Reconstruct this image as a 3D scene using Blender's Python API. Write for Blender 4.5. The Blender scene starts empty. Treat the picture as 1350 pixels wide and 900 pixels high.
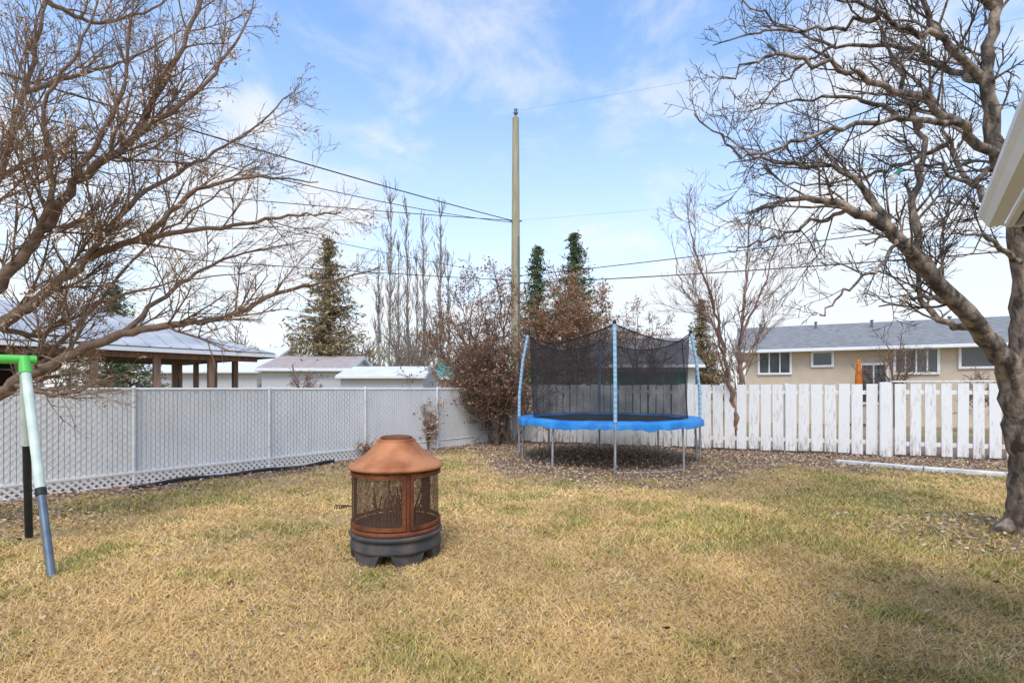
import bpy, math, random
import numpy as np
from mathutils import Vector, Matrix
rng=np.random.default_rng(7)
random.seed(7)
sc=bpy.context.scene
F=675.0; CH=1.5
def V(px,py,d):   # survey helper: bearing/elevation readings + measured distance -> world metres
    return np.array([(px-675)/F*d, d, CH-(py-512)/F*d])

# ------------------------------------------------------------------ materials
def nmat(name):
    m=bpy.data.materials.new(name); m.use_nodes=True
    nt=m.node_tree; b=nt.nodes['Principled BSDF']
    return m,nt,b
def pmat(name,c1,c2=None,scale=5,rough=.8,bump=0.,metal=0.,detail=6,stretch=(1,1,1),island=False,lo=.35,hi=.65,bscale=None,spec=.3,bdist=.02):
    m,nt,b=nmat(name); N=nt.nodes; Lk=nt.links
    b.inputs['Roughness'].default_value=rough; b.inputs['Metallic'].default_value=metal
    b.inputs['Specular IOR Level'].default_value=spec
    if c2 is None: c2=tuple(x*.75 for x in c1)
    tc=N.new('ShaderNodeTexCoord'); mp=N.new('ShaderNodeMapping'); mp.inputs['Scale'].default_value=stretch
    Lk.new(tc.outputs['Object'],mp.inputs['Vector'])
    no=N.new('ShaderNodeTexNoise'); no.inputs['Scale'].default_value=scale; no.inputs['Detail'].default_value=detail
    Lk.new(mp.outputs[0],no.inputs['Vector'])
    rp=N.new('ShaderNodeValToRGB'); rp.color_ramp.elements[0].position=lo; rp.color_ramp.elements[1].position=hi
    rp.color_ramp.elements[0].color=(*c1,1); rp.color_ramp.elements[1].color=(*c2,1)
    if island:
        g=N.new('ShaderNodeNewGeometry'); mx=N.new('ShaderNodeMath'); mx.operation='MULTIPLY_ADD'
        Lk.new(g.outputs['Random Per Island'],mx.inputs[0]); mx.inputs[1].default_value=.6
        m2=N.new('ShaderNodeMath'); m2.operation='MULTIPLY'; Lk.new(no.outputs['Fac'],m2.inputs[0]); m2.inputs[1].default_value=.45
        Lk.new(m2.outputs[0],mx.inputs[2]); Lk.new(mx.outputs[0],rp.inputs[0])
    else: Lk.new(no.outputs['Fac'],rp.inputs[0])
    Lk.new(rp.outputs[0],b.inputs['Base Color'])
    if bump>0:
        n2=N.new('ShaderNodeTexNoise'); n2.inputs['Scale'].default_value=bscale or scale*4; n2.inputs['Detail'].default_value=5
        Lk.new(mp.outputs[0],n2.inputs['Vector'])
        bp=N.new('ShaderNodeBump'); bp.inputs['Strength'].default_value=bump; bp.inputs['Distance'].default_value=bdist
        Lk.new(n2.outputs['Fac'],bp.inputs['Height']); Lk.new(bp.outputs[0],b.inputs['Normal'])
    return m
def amat(name,rough=.9,attr='col',bump=0):
    m,nt,b=nmat(name); a=nt.nodes.new('ShaderNodeAttribute'); a.attribute_name=attr
    nt.links.new(a.outputs['Color'],b.inputs['Base Color']); b.inputs['Roughness'].default_value=rough
    b.inputs['Specular IOR Level'].default_value=.15
    return m

# ------------------------------------------------------------------ mesh builder
class MB:
    def __init__(s): s.v=[]; s.f=[]; s.n=0
    def add(s,v,f,mi=0,sm=False):
        v=np.asarray(v,float).reshape(-1,3); f=np.asarray(f,int)
        s.v.append(v); s.f.append((f+s.n,mi,sm)); s.n+=len(v)
    def tube(s,p,r,k=6,mi=0,cap=False):
        p=np.asarray(p,float); n=len(p); r=np.broadcast_to(np.asarray(r,float),(n,))
        t=np.empty_like(p); t[1:-1]=p[2:]-p[:-2]; t[0]=p[1]-p[0]; t[-1]=p[-1]-p[-2]
        t/=np.sqrt((t*t).sum(1))[:,None]+1e-9
        av=np.abs(t.mean(0)); ax=int(np.argmin(av)); a=np.zeros_like(t); i1,i2=(ax+1)%3,(ax+2)%3
        a[:,i1]=t[:,i2]; a[:,i2]=-t[:,i1]
        a/=np.sqrt((a*a).sum(1))[:,None]+1e-9
        b=np.stack([t[:,1]*a[:,2]-t[:,2]*a[:,1],t[:,2]*a[:,0]-t[:,0]*a[:,2],t[:,0]*a[:,1]-t[:,1]*a[:,0]],1)
        an=np.arange(k)*2*math.pi/k
        ring=p[:,None]+r[:,None,None]*(np.cos(an)[None,:,None]*a[:,None]+np.sin(an)[None,:,None]*b[:,None])
        i=np.arange(n-1)[:,None]*k; j=np.arange(k)[None]; j2=(j+1)%k
        q=np.stack([i+j,i+j2,i+k+j2,i+k+j],-1).reshape(-1,4)
        s.add(ring.reshape(-1,3),q,mi,True)
        if cap:
            s.add(ring[0],[list(range(k))],mi); s.add(ring[-1],[list(range(k))],mi)
    def box(s,c,sz,M=None,mi=0):
        x,y,z=np.array(sz)/2.
        v=np.array([[-x,-y,-z],[x,-y,-z],[x,y,-z],[-x,y,-z],[-x,-y,z],[x,-y,z],[x,y,z],[-x,y,z]])+np.array(c)
        if M is not None: v=v@M[:3,:3].T+M[:3,3]
        s.add(v,[[0,3,2,1],[4,5,6,7],[0,1,5,4],[1,2,6,5],[2,3,7,6],[3,0,4,7]],mi)
    def beam(s,a,b,w,h,mi=0):
        a=np.array(a,float); b=np.array(b,float); t=b-a; L=np.linalg.norm(t); t/=L
        up=np.array([0,0,1.]) if abs(t[2])<.95 else np.array([1.,0,0])
        sx=np.cross(t,up); sx/=np.linalg.norm(sx); uz=np.cross(sx,t)
        M=np.eye(4); M[:3,0]=t; M[:3,1]=sx; M[:3,2]=uz; M[:3,3]=(a+b)/2
        s.box((0,0,0),(L,w,h),M,mi)
    def board(s,a,b,nrm,w,th,mi=0):
        a=np.array(a,float); b=np.array(b,float); t=b-a; L=np.linalg.norm(t); t/=L
        nv=np.array([nrm[0],nrm[1],0.]); nv-=t*np.dot(nv,t); nv/=np.linalg.norm(nv); wv=np.cross(t,nv)
        M=np.eye(4); M[:3,0]=t; M[:3,1]=nv; M[:3,2]=wv; M[:3,3]=(a+b)/2
        s.box((0,0,0),(L,th,w),M,mi)
    def lathe(s,prof,c,k=40,mi=0,a0=0,a1=2*math.pi,sm=True):
        prof=np.array(prof,float); full=abs(a1-a0-2*math.pi)<1e-6
        an=np.linspace(a0,a1,k,endpoint=not full)
        v=np.stack([prof[:,0][:,None]*np.cos(an)+c[0],prof[:,0][:,None]*np.sin(an)+c[1],np.repeat((prof[:,1]+c[2])[:,None],k,1)],-1).reshape(-1,3)
        q=[]
        for i in range(len(prof)-1):
            for j in range(k if full else k-1):
                j2=(j+1)%k; q.append([i*k+j,i*k+j2,(i+1)*k+j2,(i+1)*k+j])
        s.add(v,q,mi,sm)
    def cards(s,c,size,asp=.5,mi=0,flat=None):
        c=np.asarray(c,float); n=len(c); size=np.broadcast_to(size,(n,))
        a=rng.normal(size=(n,3)); 
        if flat is not None: a[:,2]*=flat
        a/=np.linalg.norm(a,axis=1)[:,None]
        b=rng.normal(size=(n,3))
        if flat is not None: b[:,2]*=flat
        b-=a*(a*b).sum(1)[:,None]; b/=np.linalg.norm(b,axis=1)[:,None]
        a=a*size[:,None]/2; b=b*size[:,None]*asp/2
        v=np.stack([c-a,c-b*1.0+a*.1,c+a,c+b+a*.1],1).reshape(-1,3)
        s.add(v,np.arange(n*4).reshape(n,4),mi)
    def build(s,name,mats,col=None,parent=None,bevel=0):
        me=bpy.data.meshes.new(name); v=np.concatenate(s.v); me.vertices.add(len(v)); me.vertices.foreach_set('co',v.astype(np.float32).ravel())
        lv=np.concatenate([f.ravel() for f,_,_ in s.f]); lt=np.concatenate([np.full(len(f),f.shape[1]) for f,_,_ in s.f])
        mi=np.concatenate([np.full(len(f),m) for f,m,_ in s.f]); sm=np.concatenate([np.full(len(f),t) for f,_,t in s.f])
        me.loops.add(len(lv)); me.loops.foreach_set('vertex_index',lv.astype(np.int32))
        me.polygons.add(len(lt)); ls=np.concatenate([[0],np.cumsum(lt)[:-1]])
        me.polygons.foreach_set('loop_start',ls.astype(np.int32)); 
        me.polygons.foreach_set('material_index',mi.astype(np.int32)); me.polygons.foreach_set('use_smooth',sm.astype(bool))
        for m in mats: me.materials.append(m)
        me.update(calc_edges=True)
        if col is not None:
            a=me.color_attributes.new('col','FLOAT_COLOR','POINT'); c=np.ones((len(v),4),np.float32); c[:,:3]=col; a.data.foreach_set('color',c.ravel())
        o=bpy.data.objects.new(name,me); sc.collection.objects.link(o)
        if bevel:
            bm=o.modifiers.new('bevel','BEVEL'); bm.width=bevel; bm.segments=2; bm.limit_method='ANGLE'
        if parent is not None:
            o.parent=parent; o.matrix_parent_inverse=Matrix.Translation(parent.location).inverted()
        return o
def empty(name,loc):
    e=bpy.data.objects.new(name,None); e.location=loc; e.empty_display_size=.2; sc.collection.objects.link(e); return e

def _tab(seed): return np.random.default_rng(seed).random((256,256))
def vn(x,y,seed=1):
    T=_tab(seed); xi=np.floor(x).astype(int); yi=np.floor(y).astype(int); fx=x-xi; fy=y-yi
    fx=fx*fx*(3-2*fx); fy=fy*fy*(3-2*fy)
    g=lambda a,b:T[a%256,b%256]
    return (g(xi,yi)*(1-fx)+g(xi+1,yi)*fx)*(1-fy)+(g(xi,yi+1)*(1-fx)+g(xi+1,yi+1)*fx)*fy
def fbm(x,y,seed=1,o=4):
    s=0;a=.5;t=0
    for i in range(o): s=s+a*vn(x*2**i+13*i,y*2**i+7*i,seed+i); t+=a; a*=.55
    return s/t
def sst(a,b,x): 
    t=np.clip((x-a)/(b-a),0,1); return t*t*(3-2*t)

# ------------------------------------------------------------------ yard layout
COR=np.array([-.54,14.5]); UL=np.array([-.635,-.772]); UB=np.array([.938,-.347])
TC=np.array([2.05,10.9])
def dl(X,Y): return (X+6.84)*.772-(Y-6.84)*.635
def db(X,Y): return -((X+.5)*.347+(Y-14.5)*.938)
def bed(X,Y):
    n=(fbm(X*1.3,Y*1.3,20)-.5)*2.0; n2=(fbm(X*4,Y*4,25)-.5)*1.4
    a=1-sst(1.5,3.4,db(X,Y)+n+n2+np.clip((X-8)*.5,0,1.0)); b=1-sst(.3,1.5,dl(X,Y)+n*.6+n2*.6)
    c=1-sst(1.9,3.5,np.hypot(X-TC[0],Y-TC[1])+n*.8+n2); d=(1-sst(.4,2.0,np.hypot(X-5.3,Y-5.2)+n))*.6
    e=(1-sst(.5,2.4,np.hypot(X+6.3,Y-5.3)+n+n2*.6))*.65
    return np.maximum.reduce([a,b,c,d,e])
def green(X,Y): return sst(.45,.63,fbm(X*.55+3,Y*.55,40,3)*.45+fbm(X*2.7,Y*2.7,50,4)*.55 + .04*sst(0,5,np.abs(X+.2)))
def gz(X,Y): return (fbm(X*1.1,Y*1.1,60,3)-.5)*.035

# ground
xs=np.concatenate([-np.geomspace(400,14,16),np.arange(-13,15,.1),np.geomspace(15.5,400,16)])
ys=np.concatenate([-np.geomspace(300,3,12),np.arange(-2,16,.1),np.geomspace(16.5,900,18)])
GX,GY=np.meshgrid(xs,ys); nx,ny=len(xs),len(ys)
inn=(GX>-13)&(GX<15)&(GY>-2)&(GY<16)
Z=np.where(inn,gz(GX,GY),0)
i=np.arange(ny-1)[:,None]*nx+np.arange(nx-1)[None]
q=np.stack([i,i+1,i+1+nx,i+nx],-1).reshape(-1,4)
mb=MB(); mb.add(np.stack([GX,GY,Z],-1).reshape(-1,3),q,0,True)
B=np.where(inn,bed(GX,GY),.35).ravel(); G=green(GX,GY).ravel()
m,nt,b=nmat('lawn_ground'); N=nt.nodes; Lk=nt.links
at=N.new('ShaderNodeAttribute'); at.attribute_name='col'; sp=N.new('ShaderNodeSeparateColor'); Lk.new(at.outputs['Color'],sp.inputs[0])
tc=N.new('ShaderNodeTexCoord')
def noise(sc_,det=8):
    n=N.new('ShaderNodeTexNoise'); n.inputs['Scale'].default_value=sc_; n.inputs['Detail'].default_value=det; n.inputs['Roughness'].default_value=.7; Lk.new(tc.outputs['Object'],n.inputs['Vector']); return n
def ramp(c1,c2,lo,hi,src):
    r=N.new('ShaderNodeValToRGB'); r.color_ramp.elements[0].position=lo; r.color_ramp.elements[1].position=hi
    r.color_ramp.elements[0].color=(*c1,1); r.color_ramp.elements[1].color=(*c2,1); Lk.new(src,r.inputs[0]); return r
n1=noise(28); s1=ramp((.31,.20,.09),(.60,.44,.21),.35,.62,n1.outputs['Fac']); g1=ramp((.19,.155,.055),(.40,.34,.13),.35,.65,n1.outputs['Fac'])
n2=noise(20); d1=ramp((.11,.073,.05),(.46,.32,.22),.37,.66,n2.outputs['Fac'])
def mix(f,a,c):
    x=N.new('ShaderNodeMix'); x.data_type='RGBA'; Lk.new(f,x.inputs[0]); Lk.new(a,x.inputs[6]); Lk.new(c,x.inputs[7]); return x.outputs[2]
c=mix(sp.outputs[0],s1.outputs[0],g1.outputs[0]); c=mix(sp.outputs[1],c,d1.outputs[0]); Lk.new(c,b.inputs['Base Color'])
b.inputs['Roughness'].default_value=1; b.inputs['Specular IOR Level'].default_value=.1
bp=N.new('ShaderNodeBump'); bp.inputs['Strength'].default_value=.9; bp.inputs['Distance'].default_value=.03; Lk.new(n1.outputs['Fac'],bp.inputs['Height']); Lk.new(bp.outputs[0],b.inputs['Normal'])
mb.build('ground',[m],col=np.stack([G,B,B*0],-1))

# grass blades
n=540000
d=np.exp(rng.uniform(math.log(1.9),math.log(14.5),n)); X=rng.uniform(-1.2,1.2,n)*d; Y=d
bb=bed(X,Y); bare=sst(.54,.70,fbm(X*1.7+9,Y*1.7,90,4))
k=(dl(X,Y)>.05)&(db(X,Y)>.1)&(rng.random(n)>np.clip(bb*1.2,0,.99))&(rng.random(n)>bare*.65)
X,Y,d=X[k],Y[k],d[k]; n=len(X); g=green(X,Y)
h=(rng.uniform(.014,.038,n))*(1+.5*g)*(.6+.8*fbm(X*2,Y*2,70,2)); w=.0022+.0007*d
an=rng.uniform(0,2*math.pi,n); ln=rng.uniform(.3,2.6,n)*h*(1.2-g*.5); la=rng.uniform(0,2*math.pi,n)
z=gz(X,Y)
A=np.stack([X-np.cos(an)*w,Y-np.sin(an)*w,z-.002],-1); Bv=np.stack([X+np.cos(an)*w,Y+np.sin(an)*w,z-.002],-1)
C=np.stack([X+np.cos(la)*ln,Y+np.sin(la)*ln,z+h],-1)
v=np.stack([A,Bv,C],1).reshape(-1,3)
gm=(rng.random(n)<g*.58+.05)
tone=(.70+.78*fbm(X*1.1,Y*1.1,80,5))[:,None]
st=np.array([.76,.545,.255])*rng.uniform(.62,1.15,(n,1))*tone*np.stack([np.ones(n),rng.uniform(.90,1.03,n),rng.uniform(.7,1.15,n)],-1)
gr=np.array([.43,.385,.12])*rng.uniform(.6,1.25,(n,1))*tone*np.stack([rng.uniform(.8,1.2,n),np.ones(n),rng.uniform(.7,1.3,n)],-1)
cc=np.where(gm[:,None],gr,st)
mb=MB(); mb.add(v,np.arange(n*3).reshape(n,3)); mb.build('lawn_grass',[amat('grass_blades')],col=np.repeat(cc,3,0))

# leaf litter
n=130000
X=rng.uniform(-11,14,n); Y=rng.uniform(3,14.6,n); bb=bed(X,Y)
k=(dl(X,Y)>.03)&(db(X,Y)>-.6)&(rng.random(n)<bb**1.4*.9+.012); X,Y=X[k],Y[k]
sz=rng.uniform(.03,.068,len(X))
n2_=3200; d2=np.exp(rng.uniform(math.log(1.9),math.log(11),n2_)); X2=rng.uniform(-1.1,1.1,n2_)*d2
kk=(dl(X2,d2)>.1)&(db(X2,d2)>.1); X=np.concatenate([X,X2[kk]]); Y=np.concatenate([Y,d2[kk]]); sz=np.concatenate([sz,rng.uniform(.012,.04,kk.sum())])
n=len(X); mb=MB(); mb.cards(np.stack([X,Y,gz(X,Y)+rng.uniform(.01,.034,n)],-1),sz,.6,flat=.3)
base=np.array([[.50,.33,.21],[.34,.215,.135],[.58,.43,.29],[.20,.125,.08],[.66,.52,.38]])[rng.integers(0,5,n)]*rng.uniform(.75,1.15,(n,1))
mb.build('fallen_leaves',[amat('dry_leaf')],col=np.repeat(base,4,0))

# ------------------------------------------------------------------ fences
wh=pmat('white_vinyl_slat',(.88,.87,.84),(.80,.79,.76),3,.5,.1,stretch=(1,1,.6))
whm=pmat('white_metal',(.85,.85,.84),(.75,.75,.74),8,.4,0)
wire=pmat('galvanised_wire',(.74,.74,.72),(.6,.6,.59),10,.5,0,metal=.0)
dark=pmat('black_plastic',(.02,.02,.022),(.035,.035,.035),10,.5,0)
def P2(o,u,s,z,off=0,nr=(0,0)): return np.array([o[0]+u[0]*s+nr[0]*off,o[1]+u[1]*s+nr[1]*off,z])
NL=(.772,-.635); NBk=(-.347,-.938)
mb=MB(); L=16.; s=.06
while s<L:
    j=random.uniform(-.003,.003); tl=random.uniform(-.003,.003)
    mb.board(P2(COR,UL,s,.21,j,NL),P2(COR,UL,s+tl,1.47+random.uniform(-.008,.004),j,NL),NL,.054,.008,0)
    mb.board(P2(COR,UL,s+.031,.22,-.013,NL),P2(COR,UL,s+.031,1.46,-.013,NL),NL,.056,.004,0); s+=.062
for t in np.arange(-1.25,L,.11):
    for sg in (1,-1):
        a=max(t,0); e=min(t+1.25,L)
        if e-a<.05: continue
        za=.21+(a-t); ze=.21+(e-t)
        if sg<0: za=1.67-za; ze=1.67-ze
        mb.beam(P2(COR,UL,a,za,.014+.003*sg,NL),P2(COR,UL,e,ze,.014+.003*sg,NL),.0035,.0035,1)
mb.tube([P2(COR,UL,0,1.49),P2(COR,UL,L,1.49)],.024,8,2)
mb.tube([P2(COR,UL,0,.2,.01,NL),P2(COR,UL,L,.2,.01,NL)],.012,6,2)
for s in np.arange(.05,L,2.1):
    mb.tube([P2(COR,UL,s,-.1,.045,NL),P2(COR,UL,s,1.50,.045,NL)],.024,10,2)
    mb.tube([P2(COR,UL,s,1.50,.045,NL),P2(COR,UL,s,1.53,.045,NL),P2(COR,UL,s,1.54,.045,NL)],[.028,.026,.005],10,2)
    for zz in(.4,.8,1.2): mb.tube([P2(COR,UL,s,zz,.045,NL),P2(COR,UL,s,zz+.02,.045,NL)],.028,10,1)
for t in np.arange(-.2,L-4.,.095):
    for sg in (1,-1):
        za,ze=(.0,.2) if sg>0 else (.2,.0)
        mb.beam(P2(COR,UL,max(3.3,t+3.5),za,.055+.006*sg,NL),P2(COR,UL,max(3.3,t+3.5)+.2,ze,.055+.006*sg,NL),.006,.028,0)
for zz in(.012,.2): mb.beam(P2(COR,UL,3.3,zz,.068,NL),P2(COR,UL,L,zz,.068,NL),.008,.03,0)
for s in np.arange(.05,3.2,.062): mb.board(P2(COR,UL,s,0,0,NL),P2(COR,UL,s,.2,0,NL),NL,.056,.006,0)
mb.build('chain_link_fence',[wh,wire,whm])
mb=MB()
pts=[];  
for s in np.linspace(5.2,8.6,16): pts.append(P2(COR,UL,s,.035+.02*math.sin(s*5),.38+.06*math.sin(s*2.3),NL))
mb.tube(pts,.035,6,0)
mb.build('garden_edging',[dark])

wp,nt,b=nmat('weathered_white_paint'); N=nt.nodes; Lk=nt.links
tc=N.new('ShaderNodeTexCoord'); mp=N.new('ShaderNodeMapping'); mp.inputs['Scale'].default_value=(6,6,1.1); Lk.new(tc.outputs['Object'],mp.inputs[0])
no=N.new('ShaderNodeTexNoise'); no.inputs['Scale'].default_value=3.5; no.inputs['Detail'].default_value=9; no.inputs['Roughness'].default_value=.75; Lk.new(mp.outputs[0],no.inputs[0])
sx=N.new('ShaderNodeSeparateXYZ'); Lk.new(tc.outputs['Object'],sx.inputs[0])
ma=N.new('ShaderNodeMapRange'); ma.inputs[1].default_value=0; ma.inputs[2].default_value=.5; ma.inputs[3].default_value=.12; ma.inputs[4].default_value=-.01; Lk.new(sx.outputs[2],ma.inputs[0])
ad=N.new('ShaderNodeMath'); Lk.new(no.outputs['Fac'],ad.inputs[0]); Lk.new(ma.outputs[0],ad.inputs[1])
gg=N.new('ShaderNodeNewGeometry'); m3=N.new('ShaderNodeMath'); m3.operation='MULTIPLY_ADD'; Lk.new(gg.outputs['Random Per Island'],m3.inputs[0]); m3.inputs[1].default_value=.08; Lk.new(ad.outputs[0],m3.inputs[2])
rp=N.new('ShaderNodeValToRGB'); e=rp.color_ramp.elements; e[0].position=.55; e[0].color=(.84,.83,.80,1); e[1].position=.75; e[1].color=(.28,.22,.18,1); x=e.new(.66); x.color=(.66,.63,.59,1)
Lk.new(m3.outputs[0],rp.inputs[0]); Lk.new(rp.outputs[0],b.inputs['Base Color']); b.inputs['Roughness'].default_value=.7
mb=MB(); s=.1
while s<16.5:
    if s<5.6: w,pt=.165,.185
    elif s<9.4: w,pt=.225,.262
    else: w,pt=.20,.275
    z1=1.60+random.uniform(-.02,.012)+(.02 if s>9.5 else 0); of=random.uniform(-.004,.004)
    mb.board(P2(COR,UB,s,.06+random.uniform(-.02,.02),.03+of,NBk),P2(COR,UB,s+random.uniform(-.014,.014),z1,.03+of,NBk),NBk,w*random.uniform(.94,1.03),.02,0)
    s+=pt*random.uniform(.97,1.03)
for zz in(.3,1.42): 
    for a,e_ in((.1,5.5),(5.5,9.4),(9.5,16.5)): mb.board(P2(COR,UB,a,zz,-.005,NBk),P2(COR,UB,e_-.01,zz+random.uniform(-.01,.02),-.005,NBk),NBk,.09,.038,0)
mb.board(P2(COR,UB,9.45,1.655,.02,NBk),P2(COR,UB,16.5,1.665,.02,NBk),NBk,.03,.09,0)
for s in(.1,2.6,5.2,7.4,9.44,12.,14.4,16.4): mb.board(P2(COR,UB,s,-.1,-.075,NBk),P2(COR,UB,s,1.62,-.075,NBk),NBk,.09,.09,0)
for s in (9.3,): mb.board(P2(COR,UB,s,-.1,.09,NBk),P2(COR,UB,s,1.64,.09,NBk),NBk,.2,.09,0)
mb.build('white_board_fence',[wp],bevel=.003)

con=pmat('pale_concrete',(.80,.78,.74),(.55,.53,.5),6,.85,.4)
mb=MB(); pts=[(6.6,10.4),(7.0,10.0),(7.6,9.45),(8.5,8.8),(9.6,8.2),(11,7.6)]
for a,e_ in zip(pts[:-1],pts[1:]):
    a=np.array(a);e_=np.array(e_); mb.beam((*a,.01),(*(a+(e_-a)*.985),.01),.18,.1,0)
mb.build('garden_kerb',[con],bevel=.012)

# ------------------------------------------------------------------ fire pit
fp=np.array([-1.05,4.65,0.])
rust=pmat('rusted_steel',(.30,.10,.04),(.10,.036,.02),7,.75,.35,metal=.2,detail=9,lo=.3,hi=.75)
rusto=pmat('orange_rust_hood',(.56,.23,.10),(.32,.105,.042),4.2,.6,.3,metal=.2,detail=10,lo=.38,hi=.68,bscale=60)
char=pmat('charcoal_enamel',(.06,.06,.063),(.17,.13,.105),6,.6,.3,lo=.4,hi=.8)
E=empty('fire_pit',fp)
mb=MB(); mb.lathe([(.02,.15),(.33,.13),(.36,.10),(.395,.10),(.405,.12),(.395,.17),(.385,.2),(.41,.215),(.415,.235),(.40,.25),(.36,.252),(.02,.2)],fp,56,0)
for a in np.radians([-120,-62,-5,60,120,178]):
    ca,sa=math.cos(a),math.sin(a); M=np.eye(4); M[:3,0]=(ca,sa,0); M[:3,1]=(-sa,ca,0); M[:3,3]=fp
    v=np.array([[.30,-.15,.11],[.37,-.15,.11],[.37,.15,.11],[.30,.15,.11],[.31,-.10,-.01],[.385,-.10,-.01],[.385,.10,-.01],[.31,.10,-.01]])
    mb.add(v@M[:3,:3].T+M[:3,3],[[0,1,2,3],[4,7,6,5],[0,4,5,1],[1,5,6,2],[2,6,7,3],[3,7,4,0]],0)
mb.build('base_bowl',[char],parent=E,bevel=.006)
mb=MB()
mb.lathe([(.36,.25),(.392,.25),(.398,.262),(.398,.285),(.385,.295),(.36,.295)],fp,56,0)
mb.lathe([(.36,.775),(.39,.775),(.395,.79),(.395,.805),(.37,.81)],fp,56,0)
R=.382
def arc(z0,z1,a0,a1,r0=R,r1=R+.012,k=24,mi=0):
    mb.lathe([(r0,z0),(r1,z0),(r1,z1),(r0,z1),(r0,z0)],fp,k,mi,a0,a1,sm=False)
start=math.radians(-90-93)
for i_ in range(3):
    a0=start+i_*2*math.pi/3; a1=a0+2*math.pi/3
    arc(.295,.775,a0-.035,a0+.035,R-.008,R+.008,4)
    g0,g1=a0+.05,a1-.05
    arc(.305,.335,g0,g1,R,R+.016); arc(.74,.772,g0,g1,R,R+.016)
    arc(.335,.74,g0,g0+.075,R,R+.015,4); arc(.335,.74,g1-.075,g1,R,R+.015,4)
    for (aa,sg) in((g0+.075,1),(g1-.075,-1)):
        for (zz,sz) in((.335,1),(.74,-1)):
            pts=[]
            for t in np.linspace(0,1,6):
                th=t*math.pi/2; pts.append((aa+sg*.10*(1-math.sin(th)),zz+sz*.04*(1-math.cos(th))))
            r=R+.011
            P=[(r*math.cos(aa)+fp[0],r*math.sin(aa)+fp[1],zz)]+[(r*math.cos(u)+fp[0],r*math.sin(u)+fp[1],w_) for u,w_ in pts]
            mb.add(P,[[0,j,j+1] for j in range(1,6)],0)
mb.build('door_frames',[rust],parent=E)
mm,nt,b=nmat('spark_screen'); N=nt.nodes; Lk=nt.links
b.inputs['Base Color'].default_value=(.12,.06,.035,1); b.inputs['Roughness'].default_value=.7
uv=N.new('ShaderNodeAttribute'); uv.attribute_name='col'
ck=N.new('ShaderNodeSeparateColor'); Lk.new(uv.outputs['Color'],ck.inputs[0])
def tri(o,f):
    a=N.new('ShaderNodeMath'); a.operation='MULTIPLY'; a.inputs[1].default_value=f; Lk.new(o,a.inputs[0])
    f_=N.new('ShaderNodeMath'); f_.operation='FRACT'; Lk.new(a.outputs[0],f_.inputs[0])
    g_=N.new('ShaderNodeMath'); g_.operation='LESS_THAN'; g_.inputs[1].default_value=.31; Lk.new(f_.outputs[0],g_.inputs[0]); return g_
ga=tri(ck.outputs[0],200); gb=tri(ck.outputs[1],38); mxx=N.new('ShaderNodeMath'); mxx.operation='MAXIMUM'; Lk.new(ga.outputs[0],mxx.inputs[0]); Lk.new(gb.outputs[0],mxx.inputs[1])
Lk.new(mxx.outputs[0],b.inputs['Alpha'])
mb=MB(); mb.lathe([(R-.004,.295),(R-.004,.775)],fp,97,0,start,start+2*math.pi-1e-4)
cu=np.stack([np.tile(np.linspace(0,1,97),2),np.repeat([0,1],97),np.zeros(194)],-1)
mb.build('spark_screen',[mm],col=cu,parent=E)
mb=MB(); mb.lathe([(.36,.81),(.418,.795),(.423,.807),(.412,.825),(.39,.838),(.345,.866),(.29,.905),(.24,.948),(.205,.985),(.18,1.015),(.168,1.035),(.172,1.043),(.13,1.048)],fp,64,0)
mb.lathe([(.14,1.042),(.145,1.062),(.12,1.072),(.06,1.078),(.005,1.08)],fp,40,1)
mb.build('hood',[rusto,rust],parent=E)
mb=MB()
for i_ in range(40):
    a=random.uniform(0,6.28); r=random.uniform(.05,.25); p=fp+np.array([r*math.cos(a),r*math.sin(a),.24]); a2=random.uniform(0,6.28)
    mb.tube([p,p+np.array([.12*math.cos(a2),.12*math.sin(a2),random.uniform(.1,.42)])],.008,5,0)
mb.lathe([(.34,.22),(.2,.27),(.01,.3)],fp,20,0)
mb.build('burnt_wood',[pmat('charred_wood',(.05,.035,.028),(.2,.14,.10),20,.9,.3)],parent=E)
mb=MB(); hp=fp+np.array([-.40,-.02,.44])
mb.tube([hp+np.array([0.02,0,0]),hp+np.array([-.07,-.01,0]),hp+np.array([-.1,-.01,-.02])],.006,6,0)
pts=[]
for t in np.linspace(0,1,60): pts.append(hp+np.array([-.03-.12*t,-.01+.016*math.cos(t*36),-.005+.016*math.sin(t*36)]))
mb.tube(pts,.0045,5,0); mb.build('coil_handle',[char],parent=E)

# ------------------------------------------------------------------ trampoline
galv=pmat('galvanised_steel',(.50,.51,.52),(.36,.37,.38),14,.45,.0,metal=.4)
blue=pmat('blue_vinyl_pad',(.015,.17,.50),(.04,.28,.66),4,.5,.35,bscale=9)
sleeve,nt,b=nmat('blue_foam_sleeve'); N=nt.nodes
tc=N.new('ShaderNodeTexCoord'); wv=N.new('ShaderNodeTexWave'); wv.bands_direction='Z'; wv.inputs['Scale'].default_value=3.2; wv.inputs['Distortion'].default_value=6
nt.links.new(tc.outputs['Object'],wv.inputs[0]); r_=N.new('ShaderNodeValToRGB'); r_.color_ramp.elements[0].color=(.20,.43,.64,1); r_.color_ramp.elements[1].color=(.42,.58,.70,1)
nt.links.new(wv.outputs['Fac'],r_.inputs[0]); nt.links.new(r_.outputs[0],b.inputs['Base Color']); b.inputs['Roughness'].default_value=.6
net,nt,b=nmat('black_netting'); N=nt.nodes; b.inputs['Base Color'].default_value=(.02,.02,.022,1); b.inputs['Roughness'].default_value=.9
tr=N.new('ShaderNodeBsdfTransparent'); mx=N.new('ShaderNodeMixShader')
tc=N.new('ShaderNodeTexCoord'); nn=N.new('ShaderNodeTexNoise'); nn.inputs['Scale'].default_value=2.5; nt.links.new(tc.outputs['Object'],nn.inputs[0])
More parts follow.
